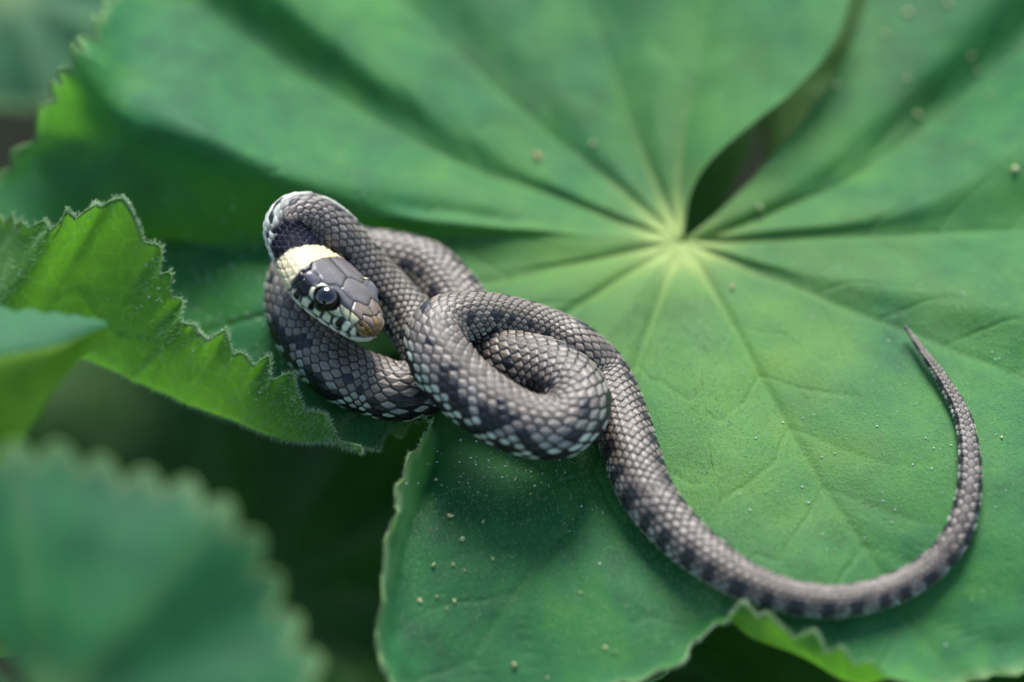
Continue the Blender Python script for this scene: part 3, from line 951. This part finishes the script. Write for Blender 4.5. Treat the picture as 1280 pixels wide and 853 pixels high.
for kind, seeds, colr in shield:
    variants = [1] if kind == 'm' else [1, -1]
    for vsn in variants:
        pid += 1
        dd = np.full(fh.shape, 1e9)
        for (a_s, a_a) in seeds:
            dd = np.minimum(dd, np.sqrt(((fh - a_s) * KS) ** 2 + ((sg - vsn * a_a) * KA) ** 2))
        better = dd < d1
        d2 = np.where(better, d1, np.minimum(d2, dd))
        d1 = np.where(better, dd, d1)
        own = np.where(better, pid, own)
        hc = np.where(better[..., None], colr, hc)
hbord = d2 - d1
EYE_F, EYE_A, EYE_R = 0.44, 0.76, 0.15
ah = np.abs(sg)
# black sutures on the lip plates, black streak below and behind the eye
lipzone = smooth(0.93, 0.98, ah) * (1 - smooth(1.30, 1.38, ah)) * (fh < 0.9)
sut = (1 - smooth(0.018, 0.05, hbord)) * lipzone
blk = np.zeros(fh.shape)
for (fs, aw, wf, wa) in ((0.225, 1.0, 0.035, 0.16), (0.50, 1.08, 0.03, 0.2), (0.44, 0.98, 0.05, 0.07), (0.665, 1.08, 0.035, 0.26), (0.75, 0.98, 0.06, 0.12)):
    blk = np.maximum(blk, smooth(1.25, 0.75, np.sqrt(((fh - fs) / wf) ** 2 + ((ah - aw) / wa) ** 2)))
hc = hc * (1 - np.maximum(sut * 0.9, blk)[..., None]) + c_blk * np.maximum(sut * 0.9, blk)[..., None]
mott = value_noise(base[:nh].reshape(-1, 3), 9.0, 41).reshape(fh.shape) * 0.5 + value_noise(base[:nh].reshape(-1, 3), 28.0, 42).reshape(fh.shape) * 0.5
hc = hc * (1 + 0.22 * mott)[..., None]
groove = 1 - smooth(0.004, 0.03, hbord)
hc = hc * (1 - 0.8 * groove[..., None]) + c_blk * 0.8 * groove[..., None]
# nostril
nos = np.sqrt(((fh - 0.085) * KS) ** 2 + ((ah - 0.62) * KA) ** 2)
nosm = smooth(0.034, 0.020, nos)
hc = hc * (1 - nosm[..., None]) + c_blk * nosm[..., None]
hh = -0.016 * (1 - smooth(0.0, 0.035, hbord)) + 0.006 * smooth(0.02, 0.12, hbord) - 0.03 * nosm
lip = np.exp(-((ah - 1.25 - 0.06 * smooth(0.3, .8, fh)) / 0.03) ** 2) * (fh < 0.86)
hh = hh - 0.03 * lip
hc = hc * (1 - 0.85 * lip[..., None]) + c_blk * 0.85 * lip[..., None]
de = np.sqrt(((fh - EYE_F) * KS) ** 2 + ((ah - EYE_A) * KA) ** 2)
hh = hh + 0.030 * np.exp(-((de - EYE_R * 1.12) / 0.028) ** 2) - 0.05 * smooth(EYE_R * 1.0, EYE_R * 0.6, de)
er = smooth(EYE_R * 1.16, EYE_R * 1.0, de)
hc = hc * (1 - er[..., None]) + c_blk * er[..., None]
# brow ridge
hh = hh + 0.03 * np.exp(-((ah - 0.50) / 0.10) ** 2) * np.exp(-((fh - 0.40) / 0.14) ** 2)

# ---- collar and nape patches laid over the body scales
fc = FF
colr_w = smooth(0.80, 0.83, fc + 0.02 * np.abs(SG)) * smooth(1.06, 1.02, fc + 0.02 * hash01(bidA, 3) - 0.05 * np.abs(SG))
mid_gap = 1.0
cream = C_CREAM * (0.9 + 0.18 * hash01(bidA, 9))[..., None]
skinA = 1 - smooth(0.03, 0.12, borderA)
cream = cream * (1 - 0.55 * skinA[..., None])
cS = cS * (1 - colr_w[..., None]) + cream * colr_w[..., None]
patch = 1.0 * smooth(0.99, 1.02, fc - 0.05 * np.abs(SG) + 0.02 * hash01(bidA, 3)) * smooth(1.56, 1.48, fc + 0.16 * np.abs(SG) + 0.1 * hash01(bidA, 4)) * smooth(1.35, 1.15, np.abs(SG))
bb = C_BLUEBLACK * (0.8 + 0.6 * hash01(bidA, 6))[..., None]
rimA = smooth(0.06, 0.02, borderA)
bb = bb * (1 - rimA[..., None]) + srgb(66, 68, 84) * rimA[..., None]
cS = cS * (1 - patch[..., None]) + bb * patch[..., None]
# pale throat and neck sides behind the collar
pale = smooth(1.0, 1.1, fc) * smooth(2.5, 1.9, fc) * smooth(0.50, 0.80, np.abs(SG)) * (1 - patch)
nbk = hash01(bidA, 12) < 0.16
pn = np.where(nbk[..., None], C_DARK, C_WHITE * (0.85 + 0.2 * hash01(bidA, 8))[..., None]) * (1 - 0.6 * skinA[..., None])
cS = cS * (1 - pale[..., None]) + pn * pale[..., None]

HH = hS.copy()
CC = cS.copy()
tr_ = smooth(0.79, 0.82, FF[:nh] + 0.02 * np.abs(SG[:nh]))
HH[:nh] = hh * (1 - tr_) + hS[:nh] * tr_
CC[:nh] = hc * (1 - tr_[..., None]) + cS[:nh] * tr_[..., None]
CC = np.clip(CC, 0.004, 0.9)
V = base + nb * HH[..., None]
verts = np.concatenate([V.reshape(-1, 3), [C3[0] - T[0] * 0.012], [C3[-1] + T[-1] * 0.02]])
cols = np.concatenate([CC.reshape(-1, 3), [c_snout], [C_DARK]])
faces = grid_faces(NS, NC, True)
# caps as thin quads keep one polygon size
i0 = NS * NC
capA = np.stack([np.full(NC // 2, i0), np.arange(0, NC, 2), (np.arange(0, NC, 2) + 1) % NC, (np.arange(0, NC, 2) + 2) % NC], -1)
lastr = (NS - 1) * NC
capB = np.stack([np.full(NC // 2, i0 + 1), lastr + (np.arange(0, NC, 2) + 2) % NC, lastr + (np.arange(0, NC, 2) + 1) % NC, lastr + np.arange(0, NC, 2)], -1)
faces = np.concatenate([faces, capA[:, ::-1], capB[:, ::-1]])
# outward winding
v0 = V[NS // 2]
chk_n = np.cross(V[NS // 2, 1] - V[NS // 2, 0], V[NS // 2 + 1, 0] - V[NS // 2, 0])
if np.dot(chk_n, V[NS // 2, 0] - C3[NS // 2]) < 0:
    faces = faces[:, ::-1]

m_snake, nt, out = new_mat("snake_skin")
ap = N(nt, "ShaderNodeAttribute", attribute_name="pigment")
tc = N(nt, "ShaderNodeTexCoord")
nz = N(nt, "ShaderNodeTexNoise", Scale=45.0, Detail=4.0, Roughness=0.7)
nt.links.new(tc.outputs["Object"], nz.inputs["Vector"])
sp = ramp(nt, nz.outputs[0], [(0.3, (0.72, 0.72, 0.72)), (0.7, (1.2, 1.2, 1.2))])
cc = mix_col(nt, 1.0, ap.outputs["Color"], sp, 'MULTIPLY')
bm_ = N(nt, "ShaderNodeBump", Strength=0.18, Distance=0.01)
nt.links.new(nz.outputs[0], bm_.inputs["Height"])
pr = N(nt, "ShaderNodeBsdfPrincipled", Roughness=0.40)
pr.inputs["Specular IOR Level"].default_value = 0.42
ag = N(nt, "ShaderNodeAttribute", attribute_name="gloss")
rg = math_node(nt, 'SUBTRACT', 0.44, math_node(nt, 'MULTIPLY', ag.outputs["Fac"], 0.16))
nt.links.new(rg, pr.inputs["Roughness"])
sg_ = math_node(nt, 'ADD', 0.42, math_node(nt, 'MULTIPLY', math_node(nt, 'MINIMUM', ag.outputs["Fac"], 0.0), 0.26))
nt.links.new(sg_, pr.inputs["Specular IOR Level"])
nt.links.new(cc, pr.inputs["Base Color"])
nt.links.new(bm_.outputs[0], pr.inputs["Normal"])
nt.links.new(pr.outputs[0], out.inputs[0])

snake = bpy.data.objects.new("grass_snake", None)
snake.location = C3[int(np.searchsorted(ss, 6.0))]
COL.objects.link(snake)
tag(snake, "small coiled grey brown snake with cream collar and thin tail curving across the leaf", "snake")
gl = np.concatenate([(1 - smooth(0.78, 0.84, FF) - 1.3 * patch).ravel(), [1.0], [0.0]])
link("body", mesh_from("body", verts, faces, colors=cols, attrs={"gloss": gl}), m_snake, snake)

# eyes
m_eye, nt, out = new_mat("snake_eye")
ap = N(nt, "ShaderNodeAttribute", attribute_name="pigment")
pr = N(nt, "ShaderNodeBsdfPrincipled", Roughness=0.03)
pr.inputs["Specular IOR Level"].default_value = 0.6
pr.inputs["Coat Weight"].default_value = 0.6
pr.inputs["Coat Roughness"].default_value = 0.02
nt.links.new(ap.outputs["Color"], pr.inputs["Base Color"])
nt.links.new(pr.outputs[0], out.inputs[0])
ie = int(np.searchsorted(ss, EYE_F * HL))
for sgn_ in (1, -1):
    je = int(np.argmin(np.abs(phi - sgn_ * EYE_A * math.pi / 2)))
    pe = base[ie, je]
    ne = nb[ie, je]
    axis = ne * 1.0 + SDr[ie] * sgn_ * 0.35 - T[ie] * 0.15
    axis /= np.linalg.norm(axis)
    ce = pe - ne * EYE_R * 0.45
    la, lo = np.meshgrid(np.linspace(0.001, math.pi - 0.001, 40), np.linspace(0, 2 * math.pi, 56, endpoint=False), indexing='ij')
    a1 = np.cross(axis, [0.2, 0.3, 0.9]); a1 /= np.linalg.norm(a1)
    a2 = np.cross(axis, a1)
    d = np.cos(la)[..., None] * axis + np.sin(la)[..., None] * (np.cos(lo)[..., None] * a1 + np.sin(lo)[..., None] * a2)
    ev = ce + d * EYE_R * 1.02
    deg = np.degrees(la)
    ec = np.where((deg < 37)[..., None], srgb(5, 5, 6), np.where((deg < 41)[..., None], srgb(120, 100, 60), srgb(26, 20, 18)))
    em = mesh_from("eye", ev.reshape(-1, 3), grid_faces(40, 56, True), colors=ec.reshape(-1, 3))
    link("eye", em, m_eye, snake)

# ------------------------------------------------------------------ grains and dust on the leaf
def grain_mesh(name, r, seed, squash=0.8):
    la, lo = np.meshgrid(np.linspace(0.02, math.pi - 0.02, 6), np.linspace(0, 2 * math.pi, 8, endpoint=False), indexing='ij')
    p = np.stack([np.sin(la) * np.cos(lo), np.sin(la) * np.sin(lo), np.cos(la) * squash], -1).reshape(-1, 3)
    p = p * (1 + 0.5 * value_noise(p, 1.9, seed))[:, None] * r
    return mesh_from(name, p, grid_faces(6, 8, True))


protos = [grain_mesh("pollen_grain", 1.0, k) for k in range(4)]
for pm in protos:
    pm.materials.append(M_GRAIN)
crumb_m = grain_mesh("debris_crumb", 1.0, 9, 0.6)
crumb_m.materials.append(M_CRUMB)


def put_grain(px, py, size_px, label, group, mesh=None, name="pollen_grain", cat="pollen grain"):
    p, n = on_leaf(px, py)
    if p is None:
        return
    r = 0.5 * size_px * RNG.uniform(0.45, 0.9) * view_depth(p) / FPX
    o = bpy.data.objects.new(name, mesh if mesh is not None else protos[int(RNG.integers(4))])
    o.location = p + np.array([0, 0, r * 0.55])
    o.rotation_euler = (RNG.random() * 6, RNG.random() * 6, RNG.random() * 6)
    o.scale = (r * RNG.uniform(0.7, 1.4), r * RNG.uniform(0.6, 1.1), r * RNG.uniform(0.6, 1.0))
    COL.objects.link(o)
    tag(o, label, cat, group)


LOW = [(563, 646, 10), (604, 653, 7), (578, 675, 7), (616, 700, 8), (542, 707, 9), (566, 707, 8), (608, 620, 5), (663, 618, 4), (644, 600, 6), (525, 752, 9), (546, 747, 7), (568, 752, 9),
       (558, 762, 6), (581, 714, 6), (538, 662, 5), (546, 662, 6), (643, 833, 11), (684, 848, 8), (757, 811, 7), (769, 816, 8), (726, 742, 5), (783, 758, 5), (628, 727, 5), (552, 607, 5), (545, 600, 6), (641, 707, 4), (740, 706, 4)]
for a in LOW:
    put_grain(*a, "tiny pale grain lying on the drooping lower lobe", "pale grains on the lower lobe")
RIGHT = [(1134, 18, 14), (1185, 5, 12), (1107, 45, 12), (1214, 72, 11), (1221, 90, 10), (1133, 99, 11), (1148, 146, 12), (1046, 108, 10), (1211, 180, 8), (1268, 214, 13), (1237, 120, 8), (950, 262, 11), (1215, 178, 7)]
for a in RIGHT:
    put_grain(*a, "blurred pale grain on the upper right part of the large leaf", "blurred grains right of the dark gap")
MIDG = [(1120, 667, 6), (1195, 576, 4), (1252, 548, 6), (1100, 545, 3), (997, 590, 4), (1000, 690, 4), (1043, 688, 4), (1130, 520, 3), (1205, 495, 3), (1018, 735, 4), (1090, 590, 3), (1176, 505, 3)]
for a in MIDG:
    put_grain(*a, "minute white speck on the leaf within the curve of the tail", "white specks around the tail")
put_grain(741, 181, 13, "blurred cream grain alone on the upper middle of the large leaf", None)
put_grain(916, 361, 16, "orange brown crumb just below the leaf centre", None, crumb_m, "debris_crumb", "debris crumb")
put_grain(672, 198, 14, "dark brown crumb on the upper middle of the large leaf", None, crumb_m, "debris_crumb", "debris crumb")

# fine dust in the hollow beside the snake and on the blade near the tail: nobody could count it
dp = []
for (cx, cy, sx, sy, n) in ((255, 345, 45, 45, 150), (330, 440, 40, 45, 70), (620, 590, 60, 25, 50), (960, 560, 130, 120, 120), (1180, 560, 80, 90, 60), (690, 600, 40, 40, 30), (560, 590, 30, 20, 30)):
    for _ in range(n):
        p, nn_ = on_leaf(cx + RNG.normal() * sx, cy + RNG.normal() * sy)
        if p is not None:
            dp.append((p, 0.005 + 0.013 * RNG.random() ** 2.5))
ov, of_ = [], []
OCT = np.array([(1, 0, 0), (-1, 0, 0), (0, 1, 0), (0, -1, 0), (0, 0, 1), (0, 0, -1)], float)
OF = np.array([(0, 2, 4), (2, 1, 4), (1, 3, 4), (3, 0, 4), (2, 0, 5), (1, 2, 5), (3, 1, 5), (0, 3, 5)])
for k_, (p, r) in enumerate(dp):
    ov.append(p + OCT * r + np.array([0, 0, r * 0.6]))
    of_.append(OF + 6 * k_)
dust = link("dust", mesh_from("dust", np.concatenate(ov), np.concatenate(of_)), M_DUST)
tag(dust, "fine pale dust sprinkled over the large leaf around the snake", "dust", kind="stuff")
